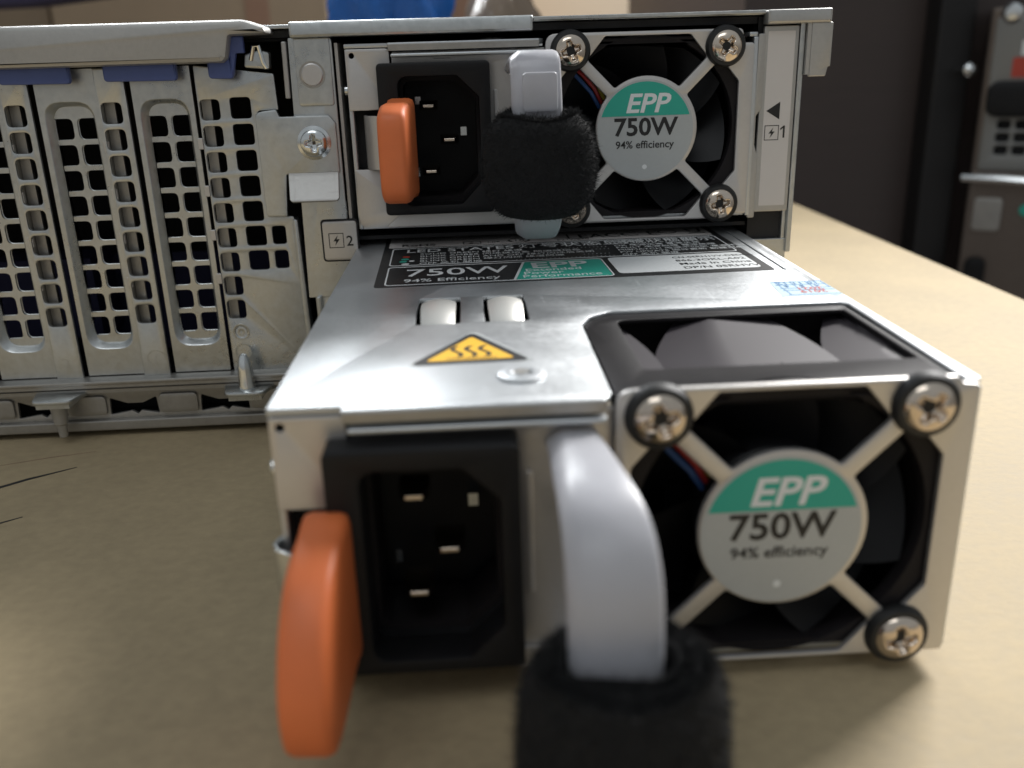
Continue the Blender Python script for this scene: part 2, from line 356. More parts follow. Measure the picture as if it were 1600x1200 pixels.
def build_psu(label, loc, rotz, upper):
    P = thing('power_supply', label, 'power supply', loc, rotz, 'power supplies in the server')
    W_, H_, D_ = 85.1, 37.6, 190.0
    # --- casing: top sheet with the fan cut-out and the slots round the bumps, side walls, floor
    outline = [(0, 0), (8.9, 0), (8.9, -1.6), (39.6, -1.6), (40.6, .6), (40.8, 30.5), (42.5, 34.5), (46, 37.2), (82.4, 37.2), (83.3, 36), (83.3, 0), (W_, 0), (W_, D_), (0, D_)]
    outline = rnd(outline, [.3, .3, .3, .3, .5, 2, 2, 2, .6, .4, .2, .3, .3, .3], 3)
    holes = [rect(15.7, 22.6, 33.9, 50.2, .5), rect(26.4, 33.2, 34.1, 50.4, .5)]
    case = make('casing', [plate(outline, holes, .9, .2, 'xy', H_),
                           plate(rect(.6, D_, 0, H_-.92, .3), (), .9, .15, 'yz', .95),
                           plate(rect(-.4, D_, 0, H_-.92, .3), (), .9, .15, 'yz', W_),
                           box(1, W_-1, .8, D_, 0, .8), box(1, W_-1, D_-1, D_, 1, H_-1)], 'case', P)
    make('side_nub', [box(W_, W_+1.1, 2, 6, 13.5, 20)], 'black', case, bev=.4)
    make('side_nub', [mv(lathe([(1.3, 0), (1.3, -.8), (.6, -1.3)], 16, 'x'), 0, 4, 28.5)], 'bright', case)
    make('casing_shade_block', [box(2, 40, 40, 185, 3, 33)], 'dark', case)  # dark filler block so the slots round the bumps look unlit
    # --- bumps
    for bx in (19.15, 29.8):
        def leaf(u, v):
            x = bx+(u-.5)*5.6*(.90+.10*math.sin(math.pi*v)); y = 33.6+v*16.4
            return (x, y, H_-.5+1.9*math.sin(math.pi*min(1, v*1.02))**.7-1.3*abs(u-.5)**2*2)
        make('contact_bump', [grid(leaf, 10, 22)], 'bump', P, smooth=80)
    # --- countersunk torx screw on the top
    sc_ = make('casing_screw', [mv(lathe([(3.1, 0), (3.0, .35), (2.4, .55), (1.5, .5), (1.2, .1), (.01, .05)], 40, 'z'), 30.4, 6.9+1.2, H_)], 'case', P)
    make('recess', [mv(flat([(1.25*(1 if k % 2 else .68)*math.cos(k*math.pi/6), 1.25*(1 if k % 2 else .68)*math.sin(k*math.pi/6)) for k in range(12)], 'xy', .62, .05), 30.4, 8.1, H_)], 'zinc_dark', sc_)
    # --- face: left tab plate with the latch window, middle plate behind the socket
    fp = rnd([(.2, 24.6), (9.1, 24.6), (9.1, 36.55), (.2, 36.55)], [.3, .3, .8, .5])
    make('face_plate', [plate(fp, [circ(1.5, 35.3, .55, 12)], .9, .15, 'xz', -.3),
                        plate(rnd([(.2, .2), (41, .2), (41, 35.9), (9.4, 35.9), (9.4, 12.6), (.2, 12.6)], [2.2, .4, .4, .8, .3, .3]), [rect(9.95, 28.4, 4.4, 32.8, .5)], .9, .25, 'xz', .5),
                        plate(rnd([(6, .3), (40.8, .3), (40.8, 3.3), (9.5, 3.3)], .3), (), .6, .15, 'xz', -.35),
                        plate(rnd([(17.5, 35.2), (18, 34.3), (21.6, 34.3), (22.1, 35.2)], .2), (), .5, .1, 'xz', .2),
                        plate(rect(30.1, 31.0, 11, 28, .4), (), .5, .15, 'xz', .2)], 'plate', P)
    make('vent_rail', [box(9.8, 40.5, .2, 2.0, 36.1, 36.6)], 'bright', P, bev=.1)
    make('front_lip', [box(9.0, 39.6, -1.75, -1.25, 36.0, 37.3)], 'zinc_dark', P, bev=.1)
    make('front_lip', [box(9.5, 39.8, -2.3, -.3, 34.75, 35.5)], 'case', P, bev=.3)
    make('latch_shade_panel', [box(.9, 9.2, 3.0, 4.0, 12.6, 24.6)], 'dark', P)  # dark sheet in place of the shade behind the latch window
    # --- latch spring and orange lever
    sh = 0 if upper else -4.6
    spring = []
    for y_, x_ in ((6, 3.2), (1, 3.2), (-1.5, 3.8), (-3.5, 5.8), (-4.6, 8.6), (-5.2, 10.8)):
        spring.append((x_, y_))
    if not upper: spring = [(7, 4.5), (1.0, 3.4), (-.5, 2.2), (-1.0, .6), (-.4, -1.0), (1.2, -2.2), (3.6, -3.0), (6.5, -4.2)]
    zt_ = 23.6 if upper else 19.8
    ring = []
    secs = []
    for i, (x_, y_) in enumerate(spring):
        a = spring[max(i-1, 0)]; b = spring[min(i+1, len(spring)-1)]; d = Vector((b[0]-a[0], b[1]-a[1])).normalized(); nx, ny = d.y*.3, -d.x*.3
        secs.append([(x_-nx, y_-ny, 12.8), (x_+nx, y_+ny, 12.8), (x_+nx, y_+ny, zt_), (x_-nx, y_-ny, zt_)])
    make('latch_spring', [sweep(secs)], 'bright' if not upper else 'plate', P, bev=.12)  # lower spring gets a brighter metal to stand for its lit top edge
    prof = [(-3.5, 25.0), (-9, 25.6), (-15, 24.2), (-19.5, 20.5), (-22.5, 15.5), (-23.4, 11), (-22.6, 7.4), (-20.3, 5.6), (-16, 5.6), (-9, 6.8), (-3.5, 8.2)]
    if upper: prof = [(-3.5, 25.6), (-9, 26.3), (-15, 26.4), (-19.4, 25.6), (-21.6, 23.5), (-22.2, 17), (-22.2, 12), (-21.4, 9.4), (-19.3, 8), (-14, 7.8), (-9, 8.0), (-3.5, 8.6)]
    sm_ = []
    for i in range(len(prof)):
        pp = [prof[(i+j) % len(prof)] for j in (-1, 0, 1, 2)]
        if i in (len(prof)-1,): sm_.append(prof[i]); continue
        for k in range(4):
            t = k/4; sm_.append(tuple(.5*(2*b+(c-a)*t+(2*a-5*b+4*c-d)*t*t+(3*b-a-3*c+d)*t**3) for a, b, c, d in zip(*pp)))
    prof = sm_
    lev = plate(prof, (), 5.5, 1.1, 'yz', 2.75)
    lv = make('release_lever', [lev], 'orange', P, loc=(11.4+sh*.98, 0, 0), smooth=60)
    lv.rotation_euler = (0, 0, R(-3.5 if upper else -3.5))
    # --- inlet socket
    hole = rnd([(10.7, 5.4), (22.6, 5.4), (26.9, 9.8), (26.9, 26.8), (22.6, 31.0), (10.7, 31.0)], [2, 1, 1, 1, 1, 2], 5)
    soc = make('inlet_socket', [plate(rect(6.6, 29.3, 3.5, 33.7, 1.0, 5), [hole], 5.6, .35, 'xz', -4.8),
                                plate(rect(6.9, 29.0, 3.8, 33.4, 1.0, 5), [hole], 12, .1, 'xz', .9),
                                box(7.2, 28.8, 13.4, 14.4, 4, 33)], 'black', P)
    make('cavity_lining', [plate(rnd(hole, 0), [[(x*.93+18.8*.07, z*.93+18.2*.07) for x, z in hole]], 9, 0, 'xz', 2.0)], 'blackg', soc)
    pins = []
    for px_, pz_, yf in ((16.4, 25.1, .4), (20.5, 18.2, -.6), (16.3, 11.7, .2)):
        s_ = []
        for y_, wx, wz in ((yf+5, 1.9, .95), (yf+2.2, 1.9, .95), (yf+.2, 1.25, .36), (yf, 1.1, .28)):
            s_.append([(px_-wx, y_, pz_-wz), (px_+wx, y_, pz_-wz), (px_+wx, y_, pz_+wz), (px_-wx, y_, pz_+wz)])
        make('prong', [sweep(s_)], 'nickel', soc, bev=.12)
    make('contact_tab', [box(13.2, 14.4, 12.2, 13.2, 25, 26.6), box(22.9, 24.2, 11.2, 13.2, 18.2, 20), box(12.4, 13.3, 12.2, 13.2, 9.5, 11.4)], 'bright', soc)
    # --- fan guard
    gp = rnd([(40.9, -.3), (81.0, -.3), (81.0, .6), (84.2, .6), (84.2, 35.6), (81.8, 35.6), (81.8, 38.4), (40.9, 38.4)], [.6, .3, .3, .5, .8, .5, 1.2, 2.4], 5)
    if not upper: gp = rnd([(40.9, -.2), (84.6, -.2), (84.6, 37.2), (82.6, 37.4), (81.8, 38.3), (40.9, 38.3)], [.6, .5, .6, .5, 1.2, 2.4], 5)
    guard = make('fan_guard', [plate(gp, guard_holes(), 1.0, .28, 'xz', -1.0)], 'plate', P)
    for ax, az, rr_ in ((-16, 16, .3), (16, 16, .95), (16, -16, .2), (-16, -16, .5)):
        phillips(FX+ax, FZ+az, 3.15, -1.6, 1.9, parent=guard, rot=rr_)
    # --- badge
    n = 48; seg0 = 2.9
    bd = make('badge', [flat(circ(FX-.25, FZ-.15, 10.15, 64), 'xz', -1.12, .12)], 'grey_label', P)
    a0 = math.asin(seg0/9.75)
    gpoly = [(FX-.25+9.75*math.cos(a0+(math.pi-2*a0)*k/32), FZ-.15+9.75*math.sin(a0+(math.pi-2*a0)*k/32)) for k in range(33)]
    make('green_field', [flat(gpoly, 'xz', -1.16, .03)], 'green', bd)
    bx_, bz_ = FX-.25, FZ-.15
    make('lettering', [text("EPP", 5.3, bx_+.1, bz_+3.65, 'CENTER', .022, .22, 1.12, 'xz', -1.19),
                       flat(circ(bx_-.05, bz_-7.55, .5, 20), 'xz', -1.16)], 'white', bd)
    make('lettering', [text("750W", 5.0, bx_, bz_-1.0, 'CENTER', .024, 0, 1.06, 'xz', -1.16),
                       text("94% efficiency", 2.15, bx_-.1, bz_-3.65, 'CENTER', .016, 0, 1.02, 'xz', -1.16)], 'ink', bd)
    # --- fan: housing with a window on top, rotor
    duct = circ(FX, FZ, 18.6, 64)
    hous = make('fan_housing', [plate(rect(42.2, 81.8, .9, 36.2, 2.5, 4), [duct], 2.4, .2, 'xz', .3),
                                plate(rect(41.4, 83.0, .2, 36.9, 2.2, 4), [rnd([(46.1, 10.2), (82.7-.9, 9.7), (82.6-.9, 34.2), (46.1, 33.2)], 1.2)], 1.2, .3, 'xy', 37.5) if False else
                                plate(rnd([(41.2, .2), (83.0, .2), (83.0, 36.7), (46.2, 36.7), (43, 34.5), (41.2, 31)], [.3, .3, .5, 1, 1.5, 1.5]), [rnd([(46.3, 9.6), (82.0, 9.6), (81.8, 34.0), (46.3, 33.2)], [1, .8, .8, 2])], .7, .2, 'xy', 37.2),
                                plate(rect(2.0, 37, 1, 35.8, .5), (), 1.0, .2, 'yz', 42.4), plate(rect(2.8, 37, 1, 35.8, .5), (), 1.0, .2, 'yz', 82.8),
                                box(42.6, 82.0, 36.9, 38, 1, 36), box(42.6, 82.0, .5, 36.8, .9, 1.6)], 'blackg', P)
    def rotor(nb, r0, r1, y0, dy, tw, lean, ph, th, rear=0):
        out_ = []
        for b_ in range(nb):
            base = 2*math.pi*b_/nb+ph
            def bl(u, v):
                r_ = r0+u*(r1-r0); a = base+v*tw+lean*u; y_ = y0+v*dy-1.2*u*(1-v)
                return (FX+r_*math.cos(a), y_, FZ+r_*math.sin(a))
            g = grid(bl, 10, 14)
            out_ += [g, xf(g, lambda x, y, z: (x, y+th, z))]
        return out_
    make('fan_rotor', [mv(lathe([(.01, 2.6), (9.0, 2.6), (9.8, 3.4), (9.8, 9), (.01, 9)], 48), FX, 0, FZ)]+rotor(7, 9.6, 18.2, 3.0, 6.5, .95, .35, 1.05, .7), 'rotor_shaded', hous, smooth=50)
    def vane(dx):
        def top(u, v):
            xl = 47.5+8.5*v-2.2*math.sin(math.pi*v); xr = 73.0-2.0*v+1.8*math.sin(math.pi*v)
            x = xl+(xr-xl)*u; f = max(0, u-.36)
            return (x+dx, 1.8+35*v, 36.75-.9*f*2-2.0*max(0, .36-u)*2-.0012*(x+dx-62)**2)
        t_ = grid(top, 14, 14); return [t_, xf(t_, lambda x, y, z: (x, y, z-.9))]
    for dx in (-24, 0, 24):
        vv = [(max(43.2, min(82.2, x)), y, z) for x, y, z in join(*vane(dx))[0]]
        make('fan_vane', (vv, join(*vane(dx))[1]), 'rotor', hous, smooth=40)
    make('fan_core', [mv(lathe([(.01, 9.8), (12.6, 9.9), (12.6, 34.5), (.01, 35)], 48), FX, 0, FZ)], 'rotor_shaded', hous)
    # wires behind the guard
    for k, mm in enumerate(('wire_b', 'wire_r', 'wire_y')):
        o_ = k*.9
        make('fan_wire', [tube([(44+o_*.2, 1.4+.3*k, 33.5-.2*k), (45.5+o_*.4, .9, 32+o_*.7), (48+o_*.8, .8, 29.4+o_), (50.6+o_*.7, 1.2, 26.6+o_), (52.5+o_*.5, 2.5, 23.5+o_)], .42)], mm, hous)
    # --- handle
    prof = [(1.5, 33.4, 32.6, 38.9), (-3, 34.0, 32.6, 39.0), (-8, 34.5, 32.5, 39.3), (-14, 34.7, 32.4, 39.9), (-18.5, 34.2, 32.4, 40.6), (-22, 32.8, 32.4, 41.2), (-25, 30.3, 32.4, 41.5), (-27, 26.6, 32.4, 41.6), (-27.8, 20, 32.4, 41.6), (-27.8, 12, 32.4, 41.6), (-27.4, 6, 32.4, 41.4), (-25.5, 2.4, 32.5, 41.0), (-22, .6, 32.8, 40.4), (-15, .9, 33, 39.6), (-7, 1.4, 33, 39), (1.5, 1.8, 33, 38.9)]
    def cat(P_, n_):
        out_ = []
        for i in range(len(P_)-1):
            p0, p1, p2, p3 = [Vector(P_[max(0, min(len(P_)-1, i+k))]) for k in (-1, 0, 1, 2)]
            for k in range(n_):
                t = k/n_; out_.append(.5*((2*p1)+(p2-p0)*t+(2*p0-5*p1+4*p2-p3)*t*t+(3*p1-p0-3*p2+p3)*t**3))
        out_.append(Vector(P_[-1])); return out_
    sm = [tuple(v) for v in cat([Vector(p) for p in prof], 4)] if False else None
    if upper: prof = [(a, b, c, d if a > -5 and b > 20 or b < 10 else max(d, 41.3)) for a, b, c, d in prof]; prof[4] = (-19.5, 35.2, 32.4, 41.5); prof[5] = (-23.6, 34.2, 32.4, 41.6); prof[6] = (-25.6, 31, 32.4, 41.6)
    fine = []
    for i in range(len(prof)-1):
        for k in range(4):
            pp = [prof[max(0, min(len(prof)-1, i+j))] for j in (-1, 0, 1, 2)]; t = k/4
            fine.append(tuple(.5*(2*b+(c-a)*t+(2*a-5*b+4*c-d)*t*t+(3*b-a-3*c+d)*t**3) for a, b, c, d in zip(*pp)))
    fine.append(prof[-1])
    secs = []; th = 1.5
    for i, (y_, z_, xa, xb) in enumerate(fine):
        a = fine[max(i-1, 0)]; b = fine[min(i+1, len(fine)-1)]; d = Vector((b[0]-a[0], b[1]-a[1])).normalized()
        ny, nz = d.y, -d.x       # inward normal of the D
        if ny < 0 and False: ny, nz = -ny, -nz
        cs = [(xa, 1.5), (xa+.2, 1.1), (xa+1.9, 0), (xb-1.0, 0), (xb-.3, .25), (xb, .8), (xb, 2.0), (xb-.5, 2.6), (xa+.5, 2.6), (xa, 2.0)]
        secs.append([(x_, y_-ny*s_*1.0, z_-nz*s_*1.0) for x_, s_ in cs])
    make('pull_handle', [sweep(secs)], 'frost', P, smooth=40)
    if upper: make('grip_pad', [plate(rect(34.3, 40.6, 24.6, 31.4, .9), (), .9, .35, 'xz', -28.55)], 'frost', P)
    return P

def strap(label, loc, upper):
    """hook-and-loop strap rolled round the handle; spiral axis vertical"""
    T = thing('cable_strap', label, 'strap', loc, 0, 'black cable straps')
    V = []; secs = []
    h0, h1 = (6.6, 24.0) if upper else (-1.0, 20.6)
    N = 150; turns = 3.1
    for i in range(N+1):
        t = i/N; a = 2*math.pi*turns*t+.6; rr = (4.3+3.0*t) if upper else (4.9+4.0*t); thk = .62
        zt_ = h1-1.2*(1-t)*0+.6*math.sin(a*1.0)+.35*math.sin(a*2.7+t*9); zb = h0+.5*math.sin(a*1.3+1)
        ex = (.42+.46*t) if not upper else (.42+.40*t); yc = -26.7-1.9*t
        def pt(r_, z_): return (36.9+r_*math.cos(a)*1.03-(.2 if upper else 0), yc+r_*math.sin(a)*ex, z_)
        bul = (1.2+1.1*t) if upper else (.45+.4*t)
        ring = []
        m_ = 8
        for k in range(m_+1):
            v = k/m_; z_ = zb+(zt_-zb)*v; ring.append(pt(rr+thk+bul*math.sin(math.pi*v)**.6*1.2-(.5 if k in (0, m_) else 0), z_))
        for k in range(m_, -1, -1):
            v = k/m_; z_ = zb+(zt_-zb)*v; ring.append(pt(rr-thk+bul*math.sin(math.pi*v)**.6*.6+(.3 if k in (0, m_) else 0), z_))
        secs.append(ring)
    body = sweep(secs)
    make('strap_coil', [body], 'fabric', T, smooth=60)
    # loop pile: thousands of fine fibres standing off the outer turns
    fib_v, fib_f = [], []
    rnd_ = random.Random(3 if upper else 5)
    for j in range(32000):
        t = 1-rnd_.random()**1.6*.62 if rnd_.random() < .8 else rnd_.random(); i = min(N-1, int(t*N)); k = rnd_.randrange(0, 8) if rnd_.random() < .8 else 8
        ring = secs[i]; nx_ = secs[i+1]; f = rnd_.random(); g = rnd_.random()
        p = Vector(ring[k]).lerp(Vector(ring[k+1]), f).lerp(Vector(nx_[k]).lerp(Vector(nx_[k+1]), f), g)
        nrm = Vector((p.x-37.0, (p.y+28)*1.1, (p.z-13)*.16)).normalized()
        if k == 8: nrm = (nrm*.3+Vector((0, 0, 1))).normalized()
        L = rnd_.uniform(.35, 1.15)*(1.6 if rnd_.random() < .10 else 1)
        d = (nrm+Vector((rnd_.gauss(0, .45), rnd_.gauss(0, .45), rnd_.gauss(0, .45)))).normalized()
        s = d.cross(Vector((rnd_.gauss(0, 1), rnd_.gauss(0, 1), rnd_.gauss(0, 1)))).normalized()*.035
        mid = p+d*L*.6+Vector((rnd_.gauss(0, .08),)*3); n0 = len(fib_v)
        fib_v += [tuple(p-s-d*.1), tuple(p+s-d*.1), tuple(mid+s*.8), tuple(mid-s*.8), tuple(p+d*L+Vector((rnd_.gauss(0, .15), 0, rnd_.gauss(0, .15))))]
        fib_f += [(n0, n0+1, n0+2, n0+3), (n0+3, n0+2, n0+4)]
    make('pile_fibres', [(fib_v, fib_f)], 'fuzz', T, fixn=False, smooth=0)
    return T

UP = (0, 0, 41.58); LO = (-1.06, -97.755, 0)
psu_up = build_psu('silver power supply fully seated in the upper bay, orange lever upright beside its socket', UP, 0, True)
psu_lo = build_psu('silver power supply pulled far out towards the viewer, heat warning triangle on its top', LO, -0.0033, False)
strap('fuzzy black strap rolled around the white handle of the upper power supply', UP, True)
strap('blurred black strap roll on the nearest handle, at the bottom edge of the photo', LO, False)

# ------------------------------------------------------------------ stickers on the pulled-out supply
H_ = 37.6
def on_label(p):      # the big label is stuck on a little crooked
    a = R(1.45); c, s = math.cos(a), math.sin(a)
    return xf(p, lambda x, y, z: (7.1+(x-7.1)*c-(y-59.4)*s, 59.4+(x-7.1)*s+(y-59.4)*c, z))
L0 = H_+.06
big = make('rating_label', [on_label(flat(rnd([(7.1, 59.2), (80.2, 59.2), (80.6, 165), (6.9, 165)], 1), 'xy', L0, .06))], 'lblack', psu_lo)
def frame(x0, x1, y0, y1, wd, r, at, skew=0):
    P_ = rnd([(x0, y0), (x1, y0), (x1+0, y1), (x0+0, y1)], r, 4); Q = rnd([(x0+wd, y0+wd*1.6), (x1-wd, y0+wd*1.6), (x1-wd, y1-wd*1.6), (x0+wd, y1-wd*1.6)], max(r-wd, .1), 4)
    return plate(P_, [Q], .02, 0, 'xy', at)
wh, inkp = [], []
a1 = L0+.03
wh.append(frame(8.9, 50.8, 60.2, 75.9, .28, 1.2, a1))
wh.append(frame(8.9, 78.8, 77.0, 94.6, .28, 1.2, a1))
T_ = dict(plane='xy')
wh.append(text("750W", 8.4, 12.3, 67.2, off=.006, sx=.92, at=a1+.01, **T_))
wh.append(text("94% Efficiency", 3.4, 12.2, 62.4, off=.004, sx=.92, at=a1+.01, **T_))
wh.append(text("LED STATES", 4.4, 11.8, 90.0, off=.006, sx=.98, at=a1, **T_))
wh.append(text("\u706f\u53f7\u72b6\u6001\u663e\u793a", 4.6, 35.5, 90.0, off=.0, sx=.98, at=a1, **T_))
wh.append(text("\u71c8\u865f\u72c0\u614b\u986f\u793a", 4.6, 55.5, 90.0, off=.0, sx=.82, at=a1, **T_))
rows = [("SOLID GREEN \u7eff\u706f \u7da0\u71c8", "OK \u7535\u6e90\u6b63\u5e38 \u96fb\u6e90\u6b63\u5e38"), ("BLINK AMBER \u95ea\u70c1\u7425\u73c0\u8272 \u9583\u720d\u7425\u73c0\u8272", "FAULT \u7535\u6e90\u6545\u969c \u96fb\u6e90\u6545\u969c"),
        ("BLINK GREEN AND OFF \u7eff\u706f\u95ea\u70c1\u540e\u5173\u95ed", "MISMATCH \u7535\u6e90\u4e0d\u5339\u914d \u96fb\u6e90\u4e0d\u7b26"), ("BLINK GREEN \u7eff\u706f\u95ea\u70c1 \u7da0\u71c8\u9583\u720d", "FW UPDATE \u56fa\u4ef6\u66f4\u65b0 \u97cc\u9ad4\u66f4\u65b0"), ("OFF \u5173\u673a \u95dc\u6a5f", "OFF \u5173\u673a \u95dc\u6a5f")]
for i, (a, b) in enumerate(rows):
    y_ = 87.3-2.35*i
    wh.append(text(a, 2.0, 14.8, y_, off=-.004, sx=1.0, at=a1, **T_)); wh.append(text(b, 2.0, 55.5, y_, off=-.004, sx=.92, at=a1, **T_))
    x_ = 14.8+1.16*len(a)+9
    while x_ < 54: wh.append(flat(circ(x_, y_+.3, .14, 6), 'xy', a1, .02)); x_ += .85
wh.append(flat(circ(12.1, 78.5, .8, 16), 'xy', a1, .02)); wh.append(flat(circ(13.3, 81.3, .6, 12), 'xy', a1, .02))
make('lettering', [on_label(join(*wh))], 'white', big)
make('led_marks', [on_label(join(flat(circ(11.6, 80.9, .8, 16), 'xy', a1, .02), flat(circ(11.9, 83.2, .8, 16), 'xy', a1, .02)))], 'green', big)
make('led_marks', [on_label(flat(circ(12.1, 85.6, .8, 16), 'xy', a1, .02))], 'sticker', big)
gf = make('green_field', [on_label(flat(rnd([(32.6, 60.75), (50.4, 60.75), (50.4, 75.35), (35.4, 75.35)], [.2, 1, 1, .2]), 'xy', a1+.01, .03))], 'green', big)
make('lettering', [on_label(join(text("EPP", 7.0, 36.2, 69.5, off=.02, sx=1.05, at=a1+.03, **T_), text("Extended", 3.0, 34.9, 67.0, sx=.95, at=a1+.03, off=.005, **T_),
     text("Power", 3.0, 34.4, 64.4, sx=.95, at=a1+.03, off=.005, **T_), text("Performance", 3.0, 34.0, 61.8, sx=.95, at=a1+.03, off=.005, **T_),
     flat([(32.2, 60.5), (32.7, 60.5), (35.6, 75.6), (35.1, 75.6)], 'xy', a1+.045, .02)))], 'white', gf)
cp = make('code_panel', [on_label(flat(rect(51.9, 78.6, 61.8, 76.0, 1.4), 'xy', a1, .03))], 'white', big)
make('lettering', [on_label(join(text("CN-0SRH1VV-DED00-", 1.95, 64.3, 72.6, sx=.88, at=a1+.03, off=.004, **T_), text("866-3OKL-A02", 2.3, 64.3, 69.6, sx=.95, at=a1+.03, off=.004, **T_),
     text("Made In China", 2.5, 64.3, 66.5, sx=.95, at=a1+.03, off=.008, **T_), text("DP/N 0SRHVV", 2.5, 64.3, 63.2, sx=.95, at=a1+.03, off=.008, **T_)))], 'ink', cp)
ws = make('mark_strip', [on_label(flat(rect(8.0, 78.9, 95.6, 108.5, .6), 'xy', a1, .03))], 'whitish', big)
ik = [text("RoHS", 3.2, 10.6, 96.6, off=.02, at=a1+.03, **T_), frame(24.0, 28.0, 96.5, 99.6, .25, .2, a1+.03), text("z", 2.6, 25.2, 97.1, at=a1+.03, **T_), text("HIPOT", 2.0, 29.3, 97.2, at=a1+.03, **T_),
      text("EAC", 6.4, 49.5, 98.0, off=.01, sx=.8, at=a1+.03, **T_), text("C E", 6.4, 59, 98.3, off=.005, sx=.95, at=a1+.03, **T_), text("E217/240", 1.9, 44.5, 96.3, at=a1+.03, **T_),
      plate(circ(36.3, 98.6, 2.5, 24), [circ(36.3, 98.6, 2.0, 24)], .02, 0, 'xy', a1+.03), text("10", 2.6, 36.3, 97.7, 'CENTER', .01, at=a1+.03, **T_),
      plate(circ(70, 101.2, 2.2, 20), [circ(70, 101.2, 1.8, 20)], .02, 0, 'xy', a1+.03), flat(rect(74.2, 78.0, 98, 98.7), 'xy', a1+.03, .02), flat(rect(47.2, 47.6, 97.8, 103), 'xy', a1+.03, .02),
      plate([(74.8, 99.6), (77.3, 99.6), (78, 104), (74.2, 104)], [[(75.3, 100.2), (76.8, 100.2), (77.3, 103.4), (74.9, 103.4)]], .02, 0, 'xy', a1+.03)]
for i in range(5):
    ik.append(flat(rect(11, 44, 101.6+i*1.3, 101.9+i*1.3), 'xy', a1+.03, .02))
make('lettering', [on_label(join(*ik))], 'ink', ws)
# score line pressed beside the label
make('pressed_rib', [tube([(81.9, 61, H_-.1), (82.0, 110, H_-.1), (82.0, 170, H_-.1)], .35, 6)], 'case', psu_lo)
# heat warning triangle
tri = [(15.9, 13.8), (32.1, 14.2), (24.3, 28.2)]
tr = make('warning_sticker', [flat(rnd([(15.4, 13.5), (32.9, 13.9), (24.6, 29.2)], .9), 'xy', H_+.05, .05)], 'grey_label', psu_lo)
make('black_border', [flat(rnd(tri, .9), 'xy', H_+.08, .03)], 'ink', tr)
make('yellow_field', [flat(rnd([(18.0, 15.1), (30.0, 15.4), (24.25, 26.0)], .5), 'xy', H_+.11, .03)], 'yellow', tr)
sw = []
for k in range(3):
    x_ = 22.2+k*1.9
    pts = [(x_+.62*math.sin(v*2*math.pi*.95+.4), 16.6+v*4.9) for v in [i/14 for i in range(15)]]
    L_, R_ = [(a-.33, b) for a, b in pts], [(a+.33, b) for a, b in pts]
    sw.append(flat(L_+R_[::-1], 'xy', H_+.14, .02))
sw.append(flat(rect(20.8, 27.6, 15.75, 16.05), 'xy', H_+.14, .02))
make('heat_waves', sw, 'ink', tr)
# small blue printed date sticker, upside down
ds = make('date_sticker', [flat(rnd([(74.9, 41.6), (84.9, 41.2), (84.9, 51.4), (76.0, 51.9)], .4), 'xy', H_+.05, .05)], 'lblue', psu_lo)
bl_ = [flat(rect(76.2, 84.8, y_, y_+.25), 'xy', H_+.08, .02) for y_ in (42.2, 45.2, 46.6, 49, 51.2)]
bl_ += [flat(rect(x_, x_+.18, 42.3 if x_ < 77 else 46.7, 51.3), 'xy', H_+.08, .02) for x_ in (76.6, 79.2, 81.9, 84.5)]
for i, ch in enumerate(("12", "11", "10")): bl_.append(text(ch, 2.0, 78.7+i*2.6, 50.9, rot=math.pi, at=H_+.1, plane='xy', off=.01))
for i, ch in enumerate(("6", "5", "4")): bl_.append(text(ch, 1.9, 78.2+i*2.6, 48.6, rot=math.pi, at=H_+.1, plane='xy', off=.01))
make('lettering', bl_, 'bprint', ds)
make('lettering', [text("2019", 2.2, 83.3, 44.9, rot=math.pi, at=H_+.1, plane='xy', off=.01, sx=1.05), text("2021", 2.2, 83.3, 46.9, rot=math.pi, at=H_+.1, plane='xy', off=.01, sx=1.05)], 'red', ds)

# ------------------------------------------------------------------ server chassis
SV = thing('rack_server', 'opened silver rack server on the brown board holding both power supplies', 'server')
DB = 420
make('chassis_side', [box(93.9, 95.0, 0, DB, 33, 83.0), box(93.0, 93.9, 1, DB, 0, 43), box(-110, 94, 2, DB, -1.0, .0), box(86.2, 94.2, .8, 1.8, 31, 36)], 'zinc', SV, bev=.2)
make('top_cover', [box(-120, 94.5, 1, DB, 82.4, 83.2)], 'zinc', SV, bev=.2)
make('bay_walls_and_shade_lining', [box(-3.2, -2.4, 1.5, DB-30, 0, 82), box(85.6, 86.4, 2.2, DB-30, 0, 82), box(-122, -120, 0, DB, 0, 83), box(-120, 93, DB-30, DB-28, 0, 82), box(-2, 85.4, 3, DB-60, 38.9, 39.7), box(85.6, 93.8, 2.0, 3.0, 0, 82),
                   box(-120, 93, .6+2, 60, 80.8, 82.2)], 'gap', SV)
# the two rails along the top edge
make('top_rail', [plate(rect(-10.4, 38.5, 80.6, 83.6, .5), (), 3.5, .55, 'xz', -1.6), plate(rnd([(-12.1, 27.0), (-2.3, 27.0), (-2.3, 80.6), (-11.0, 80.6)], [.3, .3, 1, .3]), (), 1, .15, 'xz', .0)], 'zinc', SV)
make('top_rail', [plate(rect(86.4, 99.9, 80.5, 83.3, .5), (), 3.5, .55, 'xz', -1.6), plate(rnd([(95.9, 70.1), (99.4, 70.1), (99.8, 72), (100.3, 72), (100.3, 80.6), (95.9, 80.6)], .3), (), 1.2, .25, 'xz', -1.2), box(95.1, 95.9, -1, 8, 70.5, 80.5)], 'lid', SV)
make('top_sheet_edge', [box(38.6, 86.3, -.6, 1, 82.6, 83.3)], 'zinc', SV, bev=.15)
